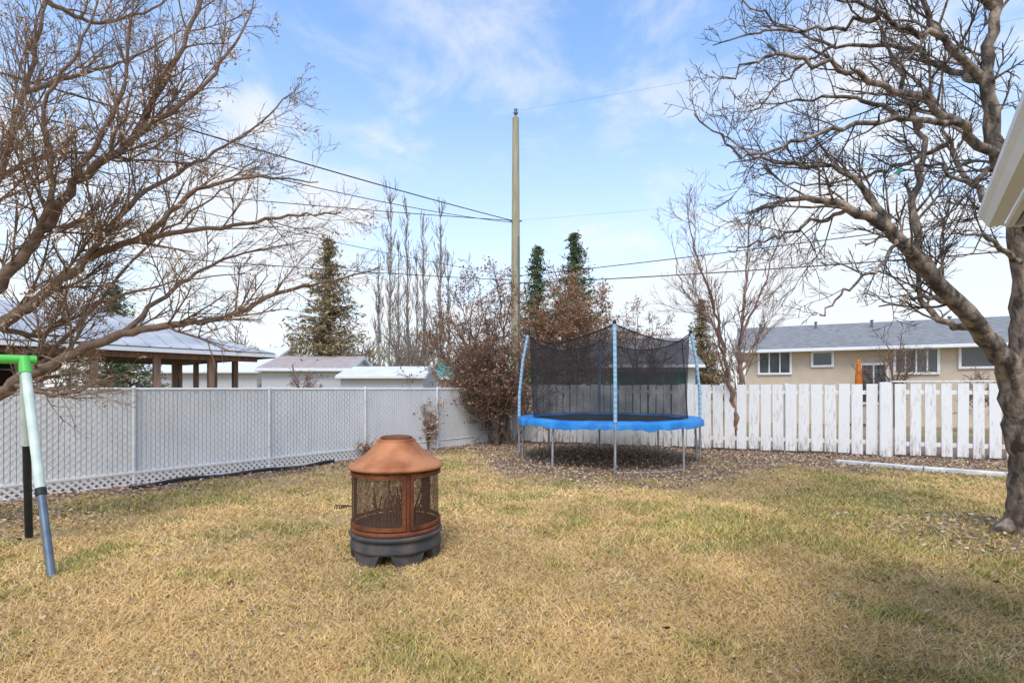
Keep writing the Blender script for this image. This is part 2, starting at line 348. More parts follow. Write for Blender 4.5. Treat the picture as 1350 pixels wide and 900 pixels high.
mr=N.new('ShaderNodeMapRange'); mr.inputs[1].default_value=.3; mr.inputs[2].default_value=.7; mr.inputs[3].default_value=.46; mr.inputs[4].default_value=.66; nt.links.new(nn.outputs['Fac'],mr.inputs[0])
nt.links.new(mr.outputs[0],mx.inputs[0]); nt.links.new(tr.outputs[0],mx.inputs[1]); nt.links.new(b.outputs[0],mx.inputs[2]); nt.links.new(mx.outputs[0],N['Material Output'].inputs[0])
blk=pmat('black_mat_fabric',(.015,.015,.016),(.03,.03,.03),10,.7)
E=empty('trampoline',(TC[0],TC[1],0)); RT=1.85; c3=np.array([TC[0],TC[1],0])
pole_a=[math.radians(x) for x in(-97,-5,86,175)]; mid_a=[math.radians(x) for x in(-52,40,130,-135)]
def pol(a,r,z): return c3+np.array([r*math.cos(a),r*math.sin(a),z])
mb=MB()
ring=[pol(a,RT-.05,.86) for a in np.linspace(0,2*math.pi,65)]; mb.tube(ring,.025,8,0)
for a in pole_a+mid_a: mb.tube([pol(a,RT-.05,.86),pol(a,RT-.03,.4),pol(a,RT-.02,0.0)],.021,8,0,True)
for pa,m_ in zip(pole_a,[mid_a[0],mid_a[1],mid_a[2],mid_a[3]]):
    d_=(m_-pa+math.pi)%(2*math.pi)-math.pi
    mb.tube([pol(pa+d_*t,RT-.02,.006) for t in np.linspace(0,1,8)],.014,8,0)
mb.build('frame_and_legs',[galv],parent=E)
mb=MB()
for a in pole_a:
    mb.tube([pol(a,RT+.05,.12),pol(a,RT+.05,.9)],.019,8,1,True)
    mb.tube([pol(a,RT+.05,.9),pol(a,RT+.045,1.4),pol(a,RT-.03,2.1),pol(a,RT-.14,2.66)],.032,10,0,True)
    mb.tube([pol(a,RT-.14,2.66),pol(a,RT-.145,2.72)],[.04,.03],10,2,True)
    for z in(.3,.7): mb.tube([pol(a,RT-.06,z),pol(a,RT+.07,z)],.012,6,1)
mb.build('net_poles',[sleeve,galv,blk],parent=E)
mb=MB(); k=240; an=np.linspace(0,2*math.pi,k,endpoint=False); rows=[]
wob=fbm(an*6,an*0,5,3)-.5; wob2=fbm(an*14,an*0+9,8,3)-.5
for (r,z) in [(RT-.28,.885),(RT-.24,.905),(RT-.1,.915),(RT+.03,.9),(RT+.06,.87)]: rows.append(np.stack([c3[0]+(r+.02*wob2)*np.cos(an),c3[1]+(r+.02*wob2)*np.sin(an),np.full(k,z)+.03*wob],-1))
zz=.765+.10*wob+.07*wob2; rows.append(np.stack([c3[0]+(RT+.065+.07*wob2)*np.cos(an),c3[1]+(RT+.065+.07*wob2)*np.sin(an),zz],-1))
v=np.concatenate(rows); q=[[i_*k+j,i_*k+(j+1)%k,(i_+1)*k+(j+1)%k,(i_+1)*k+j] for i_ in range(5) for j in range(k)]
mb.add(v,q,0,True); mb.build('blue_safety_pad',[blue],parent=E)
mb=MB(); mb.lathe([(.005,.84),(.8,.85),(RT-.26,.875)],c3,64,0); mb.build('jumping_mat',[blk],parent=E)
mb=MB(); k=160; an=np.linspace(0,2*math.pi,k,endpoint=False); pa=np.array(pole_a)
dd=np.min(np.abs((an[:,None]-pa[None]+math.pi)%(2*math.pi)-math.pi),axis=1)/(math.pi/4); dd=np.clip(dd,0,1)
rows=[]; nr=12
for i_ in range(nr+1):
    t=i_/nr; top=2.66-.26*(1-(1-dd)**2); z=.9+(top-.9)*t
    rb=RT-.26; rt=(RT-.16)*(1-.13*(1-(1-dd)**1.6)); r=rb+(rt-rb)*t-.05*np.sin(t*math.pi)*dd+.008*np.sin(an*37+t*4)
    rows.append(np.stack([c3[0]+r*np.cos(an),c3[1]+r*np.sin(an),z],-1))
v=np.concatenate(rows); q=[[i_*k+j,i_*k+(j+1)%k,(i_+1)*k+(j+1)%k,(i_+1)*k+j] for i_ in range(nr) for j in range(k)]
mb.add(v,q,0,True); mb.tube(np.vstack([rows[-1],rows[-1][:1]]),.012,5,1)
mb.tube([pol(math.radians(-33),RT-.2,.9),pol(math.radians(-31),RT-.32,2.4)],.01,5,1)
mb.build('safety_net',[net,blk],parent=E)

# ------------------------------------------------------------------ swing set
grn=pmat('green_paint',(.10,.55,.09),(.16,.62,.12),5,.4)
wpt=pmat('pale_green_white_paint',(.74,.80,.73),(.55,.66,.54),7,.45,.1)
gry=pmat('blue_grey_steel',(.17,.21,.25),(.12,.15,.18),9,.4,metal=.4)
mb=MB(); u=np.array([-.66,-.75,0])
for kx in (0,1):
    ap=np.array([-4.40,4.62,1.76])+u*2.6*kx; f1=np.array([-3.64,4.05,0.])+u*2.6*kx; f2=np.array([-4.83,5.12,0.])+u*2.6*kx
    mA=ap+(f1-ap)*.62
    mb.tube([ap,mA],.036,12,1,True); mb.tube([mA,f1],.03,12,2,True)
    mB=ap+(f2-ap)*.45
    mb.tube([ap,mB],.036,12,1,True); mb.tube([mB,f2],.032,12,3,True)
    mb.tube([ap+np.array([0,0,.02]),ap+(f1-ap)*.07],.045,12,0,True); mb.tube([ap+np.array([0,0,.02]),ap+(f2-ap)*.07],.045,12,0,True)
    mb.tube([mA,mA+(f1-ap)*.03],.04,12,3,True)
a0=np.array([-4.40,4.62,1.76]); mb.tube([a0-u*.08,a0+u*2.7],.04,12,0,True)
for off in(.9,1.4):
    p=a0+u*off; mb.tube([p,p+np.array([0,0,-1.25])],.006,5,3)
p=a0+u*1.15+np.array([0,0,-1.26]); M=np.eye(4); M[:3,0]=u/np.linalg.norm(u); M[:3,1]=np.array([.75,-.66,0]); M[:3,3]=p; mb.box((0,0,0),(.52,.18,.03),M,0)
mb.build('swing_set',[grn,wpt,gry,dark])

# ------------------------------------------------------------------ trees
def nz(v): return v/(math.sqrt(v[0]*v[0]+v[1]*v[1]+v[2]*v[2])+1e-9)
def perp(d):
    r=rng.normal(size=3); r-=d*np.dot(r,d); return nz(r)
def grow(mb,p,d,L,r,lvl,P,tips=None):
    n=int(min(8,max(3,L/P['seg']))); pts=[p]; dd=d
    W=rng.normal(size=(n,3))*P['wig']; W[:,2]+=P['up'][min(lvl,len(P['up'])-1)]
    for i in range(n):
        dd=nz(dd+W[i]); p=p+dd*L/n; pts.append(p)
    rad=np.linspace(r,max(r*.4,P['rmin']*.6),n+1); mb.tube(pts,rad,7 if r>.03 else 4 if r>.009 else 3,0 if r>P.get('rsw',.012) else 1)
    if tips is not None and lvl>=P['max']-1: tips.append(pts[-1]); 
    if lvl>=P['max']: return
    nc=int(L*P['dens'][lvl]+rng.random())
    for _ in range(nc):
        t=rng.uniform(P.get('t0',.2),1); i=min(n-1,int(t*n)); q=pts[i]+(pts[i+1]-pts[i])*(t*n-i); tg=nz(pts[i+1]-pts[i])
        a=rng.normal(P['ang'],.2); cd=nz(tg*math.cos(a)+perp(tg)*math.sin(a))
        cl=L*P['ratio']*(1-.45*t)*rng.uniform(.6,1.25); cr=max(P['rmin'],min(rad[i]*.7,r*.55))
        grow(mb,q,cd,cl,cr,lvl+1,P,tips)
def smooth(pts,m=6):
    pts=np.array(pts,float); p=np.vstack([2*pts[0]-pts[1],pts,2*pts[-1]-pts[-2]]); out=[]
    for i in range(1,len(p)-2):
        for t in np.linspace(0,1,m,endpoint=False):
            a,b_,c_,d_=p[i-1],p[i],p[i+1],p[i+2]
            out.append(.5*((2*b_)+(-a+c_)*t+(2*a-5*b_+4*c_-d_)*t*t+(-a+3*b_-3*c_+d_)*t**3))
    out.append(pts[-1]); return np.array(out)
def limb(mb,pts,r0,r1,P,tips,dens,sub,t0=.1,raw=False,jit=.012):
    pts=smooth([q if raw else V(*q) for q in pts]); pts[1:-1]+=rng.normal(size=(len(pts)-2,3))*jit
    n=len(pts)-1; rad=r0+(r1-r0)*np.linspace(0,1,n+1)**.8
    if r0>.05: rad=rad*(1+rng.normal(size=n+1)*.035)
    mb.tube(pts,rad,12 if r0>.05 else 7,0)
    Lt=np.linalg.norm(np.diff(pts,axis=0),axis=1).sum()
    for _ in range(int(Lt*dens)):
        t=rng.uniform(t0,1); i=min(n-1,int(t*n)); tg=nz(pts[i+1]-pts[i]); a=rng.normal(P['ang'],.25)
        cd=nz(tg*math.cos(a)+perp(tg)*math.sin(a)+np.array([0,0,.25*(P['up'][0]>0)]))
        grow(mb,pts[i],cd,sub*rng.uniform(.4,1.2)*(1-.4*t),max(P['rmin'],min(rad[i]*.45,.015)),1,P,tips)

bark_l=pmat('brown_bark',(.31,.205,.14),(.15,.10,.07),12,.9,.6,detail=9,lo=.3,hi=.7)
twig_l=pmat('tan_twig',(.34,.22,.14),(.20,.13,.085),6,.9)
seed=pmat('dry_seed_cluster',(.66,.49,.31),(.38,.26,.155),3,.9,island=True,lo=.2,hi=.9)
P=dict(seg=.16,wig=.11,up=[.05,.05,.04,.02],max=3,dens=[6,12,11],ang=.7,ratio=.6,rmin=.0028)
mb=MB(); tips=[]
limb(mb,[(-6.35,5.3,-.15),(-6.3,5.3,.4),(-6.2,5.25,.9)],.22,.16,P,tips,0,1,raw=True)
limb(mb,[(-6.2,5.25,.8),V(-60,560,5.3),V(20,505,5.3),V(90,470,5.4),V(160,440,5.6),V(230,428,5.8),V(300,418,6.0),V(370,385,6.4),V(430,372,6.7),V(500,352,7.)],.085,.009,P,tips,5.5,1.1,.2,raw=True)
limb(mb,[(-6.2,5.25,.85),V(-80,470,5.2),V(0,430,5.2),V(50,395,5.3),V(110,345,5.4),V(190,315,5.6),V(290,300,5.9),V(380,285,6.2),V(450,280,6.4)],.08,.008,P,tips,5.5,1.2,.25,raw=True)
limb(mb,[(-6.25,5.25,.8),V(-90,420,5.2),V(-10,385,5.1),V(45,320,5.2),V(100,240,5.3),V(180,175,5.5),V(225,90,5.7),V(265,0,5.9),V(290,-70,6)],.085,.01,P,tips,5.5,1.2,.25,raw=True)
limb(mb,[(-6.3,5.3,.8),V(-110,400,5.3),V(-50,300,5.5),V(0,230,5.7),V(30,120,5.9),V(60,0,6.1),V(70,-90,6.2)],.07,.009,P,tips,5,1.3,.3,raw=True)
limb(mb,[(-6.3,5.3,.8),V(-140,380,4.7),V(-120,200,4.4),V(-90,30,4.2)],.08,.01,P,tips,2.5,1.1,.3,raw=True)
for l in [[(110,345,5.4),(180,260,5.6),(260,215,5.9),(330,170,6.2),(395,110,6.4)],
          [(160,440,5.6),(215,390,5.9),(280,350,6.2),(340,330,6.5),(410,318,6.8)],
          [(45,320,5.2),(70,240,5.0),(60,140,4.9),(110,50,4.9),(140,-40,5)],
          [(100,240,5.3),(160,120,5.6),(170,30,5.8),(190,-50,6)],
          [(180,175,5.5),(250,130,5.6),(310,60,5.8),(340,-10,6)],
          [(0,430,5.2),(60,440,5.6),(130,400,6.2),(230,370,6.8),(330,360,7.2)],
          [(20,505,5.3),(80,520,5.2),(150,495,5.3)],
          [(-20,540,5.3),(40,490,5.6),(110,420,6.0),(190,330,6.3),(280,260,6.6),(340,220,6.8)],
          [(0,230,5.7),(80,200,6.2),(170,210,6.6),(250,160,6.9)],
          [(30,120,5.9),(100,100,6.2),(170,80,6.4),(240,40,6.6)],
          [(60,0,6.1),(130,30,6.4),(200,10,6.6),(260,-30,6.8)],
          [(190,315,5.6),(260,250,5.5),(340,235,5.6),(420,240,5.8)]]:
    limb(mb,l,.032,.006,P,tips,6,.95,.12)
tp=np.array(tips); k=rng.random(len(tp))<.10; cl=tp[k]; cs=[]
for c_ in cl:
    m_=rng.integers(4,9); cs.append(c_+rng.normal(size=(m_,3))*[.025,.025,.035]-[0,0,.04])
cs=np.concatenate(cs); mb.cards(cs,rng.uniform(.03,.055,len(cs)),.4,2)
mb.build('maple_tree',[bark_l,twig_l,seed])

bark_r=pmat('grey_brown_bark',(.40,.305,.225),(.085,.065,.052),11,.9,1.0,detail=12,lo=.36,hi=.60,stretch=(1,1,.45),bscale=22,bdist=.05)
twig_r=pmat('dark_twig',(.15,.11,.09),(.085,.065,.055),6,.9)
P=dict(seg=.14,wig=.17,up=[.02,.04,.04,.03],max=3,dens=[6,12,11],ang=.8,ratio=.55,rmin=.0031)
mb=MB(); tips=[]
limb(mb,[V(1366,708,5.25)-[0,0,.1],V(1364,690,5.25),V(1362,640,5.25),V(1352,560,5.22),V(1338,490,5.2)],.24,.16,P,tips,0,1,raw=True)
for k_ in range(5):
    a=k_*1.25+.4; b0=V(1366,700,5.25); mb.tube([b0+[0,0,.18],b0+np.array([.24*math.cos(a),.24*math.sin(a),.02]),b0+np.array([.42*math.cos(a),.42*math.sin(a),-.05])],[.12,.08,.02],7,0)
limb(mb,[(1340,500,5.2),(1290,432,5.05),(1235,372,4.9),(1180,312,4.8),(1120,275,4.8),(1050,262,4.9),(985,282,5.0)],.11,.01,P,tips,6.5,1.0,.3)
limb(mb,[(1340,500,5.2),(1352,420,5.2),(1345,310,5.15),(1318,215,5.1),(1302,110,5.1),(1312,10,5.1),(1325,-90,5.1)],.135,.03,P,tips,5.5,.95,.3)
limb(mb,[(1345,480,5.2),(1390,380,5.4),(1420,250,5.6),(1430,80,5.8),(1400,-60,6)],.12,.03,P,tips,2.5,1,.3)
for l,r in [([(1318,215,5.1),(1260,160,4.95),(1180,118,4.85),(1090,85,4.8),(1010,72,4.85),(940,112,4.9)],.05),
          ([(1302,110,5.1),(1240,52,5.0),(1160,22,4.9),(1060,-25,4.9)],.05),
          ([(1260,160,4.95),(1160,160,4.7),(1060,180,4.6),(975,205,4.6),(915,150,4.6)],.03),
          ([(1235,372,4.9),(1205,280,5.1),(1215,170,5.3),(1170,70,5.5),(1150,-20,5.6)],.05),
          ([(1180,312,4.8),(1110,225,4.9),(1020,212,5.0),(950,178,5.1)],.035),
          ([(1270,405,5.0),(1215,390,4.9),(1158,404,4.85)],.04),
          ([(1180,312,4.8),(1160,350,4.6),(1110,385,4.5),(1080,415,4.4)],.02),
          ([(1120,275,4.8),(1060,300,5.0),(1000,320,5.2),(960,330,5.3)],.022),
          ([(1290,432,5.05),(1240,420,5.5),(1200,350,5.8),(1150,260,6.0),(1080,190,6.2)],.045),
          ([(1302,110,5.1),(1250,90,5.5),(1190,60,5.8),(1100,60,6.0),(1010,20,6.1),(960,-20,6.2)],.04),
          ([(1345,310,5.15),(1290,250,5.5),(1250,190,5.8),(1240,80,6)],.05),
          ([(1240,52,5.0),(1210,-10,5.0),(1180,-70,5)],.035),
          ([(1345,345,5.0),(1300,310,4.6),(1255,308,4.4)],.03),
          ([(1215,170,5.3),(1140,130,5.5),(1060,130,5.7),(990,140,5.8)],.03),
          ([(1250,190,5.8),(1180,220,6.1),(1100,240,6.3),(1020,245,6.5)],.03),
          ([(1318,215,5.1),(1270,240,5.0),(1225,215,4.9),(1165,235,4.8)],.03),
          ([(1160,22,4.9),(1090,40,5.1),(1010,40,5.3),(940,60,5.4)],.025),
          ([(1100,60,6.0),(1040,100,6.2),(980,160,6.3)],.02),
          ([(1312,10,5.1),(1270,-20,5.0),(1200,-60,5)],.04)]:
    limb(mb,l,r,.006,P,tips,7,.8,.12,jit=.02)
mb.build('crabapple_tree',[bark_r,twig_r])

def baretree(name,stems,P,mats,sub,dens,leaf=None,leafmat=None):
    mb=MB(); tips=[]
    for pts,r in stems: limb(mb,pts,r,.006,P,tips,dens,sub,.2,raw=True,jit=.03)
    if leaf:
        tp=np.array(tips); tp=tp[rng.random(len(tp))<leaf]; cs=np.repeat(tp,4,0)+rng.normal(size=(len(tp)*4,3))*.06
        mb.cards(cs,rng.uniform(.05,.1,len(cs)),.6,2)
    return mb.build(name,mats+([leafmat] if leafmat else []))
redb=pmat('reddish_bark',(.32,.20,.145),(.17,.105,.078),9,.9,.3); redt=pmat('reddish_twig',(.31,.19,.14),(.20,.12,.085),9,.9)
P=dict(seg=.25,wig=.09,up=[.08,.08,.05,.05],max=3,dens=[4,8,7],ang=.6,ratio=.52,rmin=.0045)
b0=np.array([5.5,12.3,-.05])
baretree('young_bare_tree',[([b0,V(968,540,12.3),V(955,470,12.2),V(940,400,12.1),V(915,330,12.1),V(905,260,12)],.075),
  ([b0,V(975,530,12.4),V(978,440,12.5),V(985,340,12.6),V(990,260,12.6)],.08),
  ([V(955,470,12.2),V(935,420,12.5),V(900,380,12.8),V(885,310,13)],.035),
  ([V(978,440,12.5),V(1010,370,12.3),V(1030,300,12.2)],.035),([V(975,500,12.4),V(1000,440,12.8),V(1020,400,13)],.03)],P,[redb,redt],1.5,4)
brn=pmat('brown_shrub_bark',(.21,.145,.11),(.11,.077,.06),9,.9,.3); brt=pmat('brown_shrub_twig',(.30,.185,.125),(.17,.105,.073),5,.9)
rustleaf=pmat('rust_dead_leaf',(.42,.23,.13),(.26,.145,.085),3,.9,island=True)
P=dict(seg=.2,wig=.18,up=[.02,.02,.02,.02],max=3,dens=[5,10,8],ang=.8,ratio=.58,rmin=.006)
b0=V(660,512,13.6); b0[2]=-.05
st=[]
for tx,ty,r in [(565,450,.05),(580,410,.06),(600,385,.06),(625,360,.06),(650,345,.07),(680,360,.06),(705,415,.05),(605,470,.04),(640,420,.05),(560,480,.035),(715,455,.04),(620,440,.04),(590,430,.04),(660,400,.04)]:
    e_=V(tx,ty,13.7+random.uniform(-.7,.4)); b1=b0+[random.uniform(-.4,.4),random.uniform(-.2,.2),0]; mid=b1*.5+e_*.5+[random.uniform(-.2,.2),0,.25]; st.append(([b1,b1+(mid-b1)*.5+[random.uniform(-.1,.1),0,0],mid,e_],r))
baretree('lilac_shrub',st,P,[brn,brt],1.25,5,.12,rustleaf)
P2_=dict(seg=.3,wig=.18,up=[.03,.03,.03,.03],max=3,dens=[4,8,7],ang=.75,ratio=.58,rmin=.0082)
def crown(cx,d,ytop,w,nst,r):
    b0=V(cx,512,d); b0[2]=-.05; st=[]
    for i in range(nst):
        tx=cx+w*(i/(nst-1)-.5); ty=ytop+abs(i/(nst-1)-.5)*2*60+random.uniform(-10,20)
        e_=V(tx,ty,d+random.uniform(-1.2,1.2)); f=b0+[0,0,1.2]; st.append(([b0,f,f*.5+e_*.5+[random.uniform(-.2,.2),0,.2],e_],r))
    return st
baretree('apple_tree',crown(625,16.3,372,140,9,.07),P2_,[brn,brt],1.35,4,.25,rustleaf)
rt=pmat('rusty_twig',(.36,.21,.13),(.21,.125,.085),5,.9)
baretree('apple_tree.001',crown(752,17.5,372,150,11,.08),P2_,[brn,rt],1.45,4.2,.75,rustleaf)
baretree('apple_tree.002',crown(850,19,400,90,6,.07),P2_,[brn,brt],1.3,3,.2,rustleaf)
baretree('bare_yard_tree',crown(1180,19.5,420,90,6,.06),P2_,[brn,brt],1.2,2.6)
baretree('bare_bush',crown(1290,17.5,482,50,7,.03),P2_,[brn,redt],.7,5)
baretree('bare_bush.001',crown(400,14.5,482,60,6,.03),P2_,[brn,redt],.8,4)
P3=dict(seg=.1,wig=.18,up=[.06,.05,.03,.03],max=2,dens=[6,9,8],ang=.6,ratio=.45,rmin=.004)
b0=V(565,512,12.6); b0[2]=0
dryleaf=pmat('pinkish_dry_leaf',(.55,.37,.28),(.34,.22,.16),3,.9,island=True)
baretree('dry_garden_shrub',[([b0,b0+np.array([random.uniform(-.15,.15),0,.5]),b0+np.array([random.uniform(-.35,.35),random.uniform(-.2,.2),random.uniform(.9,1.25)])],.012) for _ in range(9)],P3,[redb,redt],.35,8,.5,dryleaf)
b0=V(485,512,10.9); b0[2]=0
baretree('dry_garden_shrub.001',[([b0,b0+np.array([random.uniform(-.1,.1),0,.15]),b0+np.array([random.uniform(-.25,.25),random.uniform(-.2,.2),random.uniform(.25,.4)])],.01) for _ in range(9)],P3,[redb,redt],.2,9,.3,dryleaf)

# poplars
pb=pmat('poplar_bark',(.36,.30,.24),(.23,.19,.15),4,.9)
P4=dict(seg=.6,wig=.05,up=[.25,.3,.3,.2],max=3,dens=[1.8,2.4,2],ang=.45,ratio=.55,rmin=.016,rsw=.03)
for nm,(px,yt,d_) in zip(['poplar_tree']+['poplar_tree.%03d'%i for i in range(1,8)],[(512,240,36),(536,262,37),(556,285,38),(578,262,36),(590,330,40),(499,330,40),(523,310,41),(547,330,42)]):
    mb=MB(); b0=V(px,512,d_); b0[2]=-.1; tp_=V(px+random.uniform(-3,3),yt,d_)
    limb(mb,[b0,b0*.6+tp_*.4+[.1,0,0],tp_],.14,.02,P4,None,6,2.3,.12,raw=True,jit=.04); mb.build(nm,[pb,pb])

# conifers
def spruce(name,px,d_,yt,R,m,z0=.6,dens=1.):
    b0=V(px,512,d_); H=V(px,yt,d_)[2]; x,y=b0[0],b0[1]; mb=MB()
    mb.tube([(x,y,-.1),(x,y,H*.5),(x+.05,y,H)],[.22,.13,.02],8,0); cs=[]; z=z0
    while z<H-.1:
        f=1-(z-z0)/(H-z0); nb=int(5+9*f)
        for i in range(nb):
            a=rng.uniform(0,6.283); Lb=R*(f**.85)*rng.uniform(.5,1.12)+.08; dr=rng.uniform(-.35,.05)
            m_=max(3,int(Lb/.2*dens)); t=np.linspace(.12,1,m_); p=np.stack([x+np.cos(a)*Lb*t,y+np.sin(a)*Lb*t,z+dr*Lb*t+.18*Lb*t*t],-1)
            mb.tube([p[0],p[-1]],[.02,.006],3,0)
            q=np.repeat(p,6,0)+rng.normal(size=(m_*6,3))*[.12,.12,.08]-[0,0,.05]; cs.append(q)
        z+=rng.uniform(.2,.36)*(.5+.5*f)
    cs=np.concatenate(cs); mb.cards(cs,rng.uniform(.14,.34,len(cs)),.28,1,flat=.6); mb.build(name,[brn,m])
sg=pmat('spruce_needles',(.065,.115,.05),(.19,.225,.10),.9,.9,island=True,lo=.2,hi=.9)
sb=pmat('spruce_needles_browning',(.13,.135,.06),(.44,.30,.165),.9,.9,island=True,lo=.25,hi=.75)
spruce('spruce_tree',433,27,310,3.1,sb,1.5)
spruce('spruce_tree.001',757,27,306,2.7,sg,1)
spruce('spruce_tree.002',708,29,324,2.3,sg,1)
spruce('spruce_tree.003',925,33,393,1.9,sb,1)
spruce('pine_tree',150,27,372,2.6,sg,1)

# distant tree mass
P5=dict(seg=.8,wig=.12,up=[.12,.1,.08,.05],max=3,dens=[1.6,1.8,2.2],ang=.6,ratio=.55,rmin=.02,rsw=.04)
tm=[]
for i in range(4):
    t_=MB(); grow(t_,np.array([0,0,-.1]),np.array([0,0,1.]),6.,.15,0,P5); tm.append((np.concatenate(t_.v),[f for f in t_.f]))
mb=MB()
for i in range(200):
    vv,ff=tm[i%4]; a=rng.uniform(0,6.28); s_=rng.uniform(.65,1.15); d_=rng.uniform(42,75); x_=rng.uniform(-1.6,1.6)*d_
    R_=np.array([[math.cos(a),-math.sin(a),0],[math.sin(a),math.cos(a),0],[0,0,1]])
    base_n=mb.n; mb.v.append((vv*s_)@R_.T+np.array([x_,d_,0])); 
    for f,m_,sm in ff: mb.f.append((f+base_n,m_,sm))
    mb.n+=len(vv)
dt=pmat('distant_twigs',(.34,.27,.23),(.23,.18,.155),.5,.95)
mb.build('distant_treeline',[dt,dt])

# ------------------------------------------------------------------ buildings
glass,nt,b=nmat('window_glass'); b.inputs['Base Color'].default_value=(.05,.06,.07,1); b.inputs['Roughness'].default_value=.06; b.inputs['Specular IOR Level'].default_value=.8
shingle=pmat('grey_shingles',(.28,.28,.28),(.18,.18,.18),4,.9,.5,stretch=(1,1,6),bscale=20)
shb=pmat('brown_grey_shingles',(.46,.38,.35),(.34,.29,.27),4,.9,.4)
beige=pmat('beige_stucco',(.62,.52,.40),(.56,.47,.36),3,.9,.3,bscale=60)
trim=pmat('white_trim',(.84,.84,.83),(.78,.78,.77),6,.5)
metal=pmat('pale_metal_roof',(.36,.365,.38),(.56,.56,.57),1.1,.45,.1,metal=.1)
whroof=pmat('white_metal_roof',(.74,.74,.75),(.64,.64,.65),2,.5)
teal=pmat('teal_roof',(.06,.22,.19),(.09,.28,.24),3,.6)
dgreen=pmat('dark_green_door',(.03,.16,.11),(.04,.2,.14),3,.6)
grey=pmat('pale_grey_siding',(.60,.59,.57),(.54,.53,.52),3,.7,stretch=(1,1,12))
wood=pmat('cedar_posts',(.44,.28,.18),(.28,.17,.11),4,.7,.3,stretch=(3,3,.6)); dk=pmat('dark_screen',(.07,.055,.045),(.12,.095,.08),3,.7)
org=pmat('orange_fabric',(.75,.22,.02),(.6,.16,.02),4,.8)
def frame(o,ux):
    ux=np.array([ux[0],ux[1],0.]); ux/=np.linalg.norm(ux); M=np.eye(4); M[:3,0]=ux; M[:3,1]=(-ux[1],ux[0],0); M[:3,3]=(o[0],o[1],0); return M
def T(M,v): return np.asarray(v,float)@M[:3,:3].T+M[:3,3]
def gable(name,o,ux,W,Dp,ez,rz,wallm,roofm,wins=(),oh=.45,hip=0.,th=.14,wallz=None,openf=False):
    M=frame(o,ux); E=empty(name,(o[0],o[1],0))
    mb=MB(); g=Dp/2; wz=wallz or ez
    pr=[[0,0,-.1],[W,0,-.1],[W,Dp,-.1],[0,Dp,-.1],[0,0,wz],[W,0,wz],[W,Dp,ez],[0,Dp,ez]]
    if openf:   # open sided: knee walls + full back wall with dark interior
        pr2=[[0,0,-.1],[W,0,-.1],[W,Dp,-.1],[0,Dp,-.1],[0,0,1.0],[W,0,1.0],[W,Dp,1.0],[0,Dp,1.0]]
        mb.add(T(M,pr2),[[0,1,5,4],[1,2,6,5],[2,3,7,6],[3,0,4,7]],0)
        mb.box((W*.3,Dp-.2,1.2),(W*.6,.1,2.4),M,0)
    else: mb.add(T(M,pr),[[0,1,5,4],[1,2,6,5],[2,3,7,6],[3,0,4,7]],0)
    if hip==0: mb.add(T(M,[[0,0,ez],[0,Dp,ez],[0,g,rz-.05],[W,0,ez],[W,Dp,ez],[W,g,rz-.05]]),[[0,2,1],[3,4,5]],0)
    mb.build('walls',[wallm],parent=E)
    mb=MB(); sl=(rz-ez)/g; e=ez-oh*sl
    def slab(poly,mi=0):
        poly=np.array(poly,float); nn=len(poly); b_=poly-[0,0,th]; v=T(M,np.vstack([poly,b_]))
        mb.add(v,[list(range(nn))],mi); mb.add(v,[list(range(nn,2*nn))[::-1]],1)
        mb.add(v,[[i,(i+1)%nn,(i+1)%nn+nn,i+nn] for i in range(nn)],1)
    z=th
    if hip==0:
        slab([[-oh,-oh,e+z],[W+oh,-oh,e+z],[W+oh,g,rz+z],[-oh,g,rz+z]]); slab([[W+oh,Dp+oh,e+z],[-oh,Dp+oh,e+z],[-oh,g+.003,rz+z],[W+oh,g+.003,rz+z]])
    else:
        slab([[-oh,-oh,e+z],[W+oh,-oh,e+z],[W-hip,g,rz+z],[hip,g,rz+z]]); slab([[W+oh,Dp+oh,e+z],[-oh,Dp+oh,e+z],[hip,g,rz+z],[W-hip,g,rz+z]])
        slab([[-oh,Dp+oh,e+z],[-oh,-oh,e+z],[hip,g,rz+z]]); slab([[W+oh,-oh,e+z],[W+oh,Dp+oh,e+z],[W-hip,g,rz+z]])
    mb.build('roof',[roofm,wallm if openf else trim],parent=E)
    mb=MB(); mb.box((W/2,-oh-.06,e+.06),(W+2*oh-.02,.09,.09),M,0); mb.build('gutter',[trim],parent=E)
    if wins:
        mb=MB()
        for (x,z0,w,h,nm) in wins:
            mb.box((x,-.03,z0+h/2),(w,.02,h),M,1)
            for sx_ in(-1,1): mb.box((x+sx_*(w/2),-.045,z0+h/2),(.09,.07,h+.09),M,0)
            for zz in(z0,z0+h): mb.box((x,-.047,zz),(w-.09,.06,.09),M,0)
            for i in range(1,nm): mb.box((x-w/2+w*i/nm,-.043,z0+h/2),(.05,.05,h-.09),M,0)
        mb.build('windows',[trim,glass],parent=E)
    return M,E
M,E=gable('stucco_bungalow',(10.5,23),(.902,-.432),17,8,3.2,4.5,beige,shingle,wins=[(1.15,2.15,1.25,.95,3),(2.95,2.45,.75,.6,1),(4.75,.9,.9,1.6,2),(6.15,2.1,1.4,.98,4),(8.1,2.3,1.2,.8,1),(11,2.1,1.4,.95,3)])
mb=MB()
for x,y_,h in((.6,2.6,.35),(3,3.2,.2),(5.2,3.0,.2),(8,3,.2)):
    z_=3.2+(y_/4)*1.3; mb.tube(T(M,[[x,y_,z_],[x,y_,z_+h+.2]]),.05,8,0,True)
    mb.tube(T(M,[[x,y_,z_+h+.2],[x,y_,z_+h+.26]]),.08,8,0,True)
mb.build('roof_vents',[gry],parent=E)
mb=MB(); p=V(1132,512,20.5); x,y=p[0],p[1]
mb.tube([(x,y,0),(x,y,2.75)],.025,8,1); mb.tube([(x,y,1.2),(x,y,1.3),(x,y,2.0),(x,y,2.6),(x,y,2.7)],[.04,.14,.12,.06,.02],8,0); mb.box((x,y,.05),(.5,.5,.1),None,1)
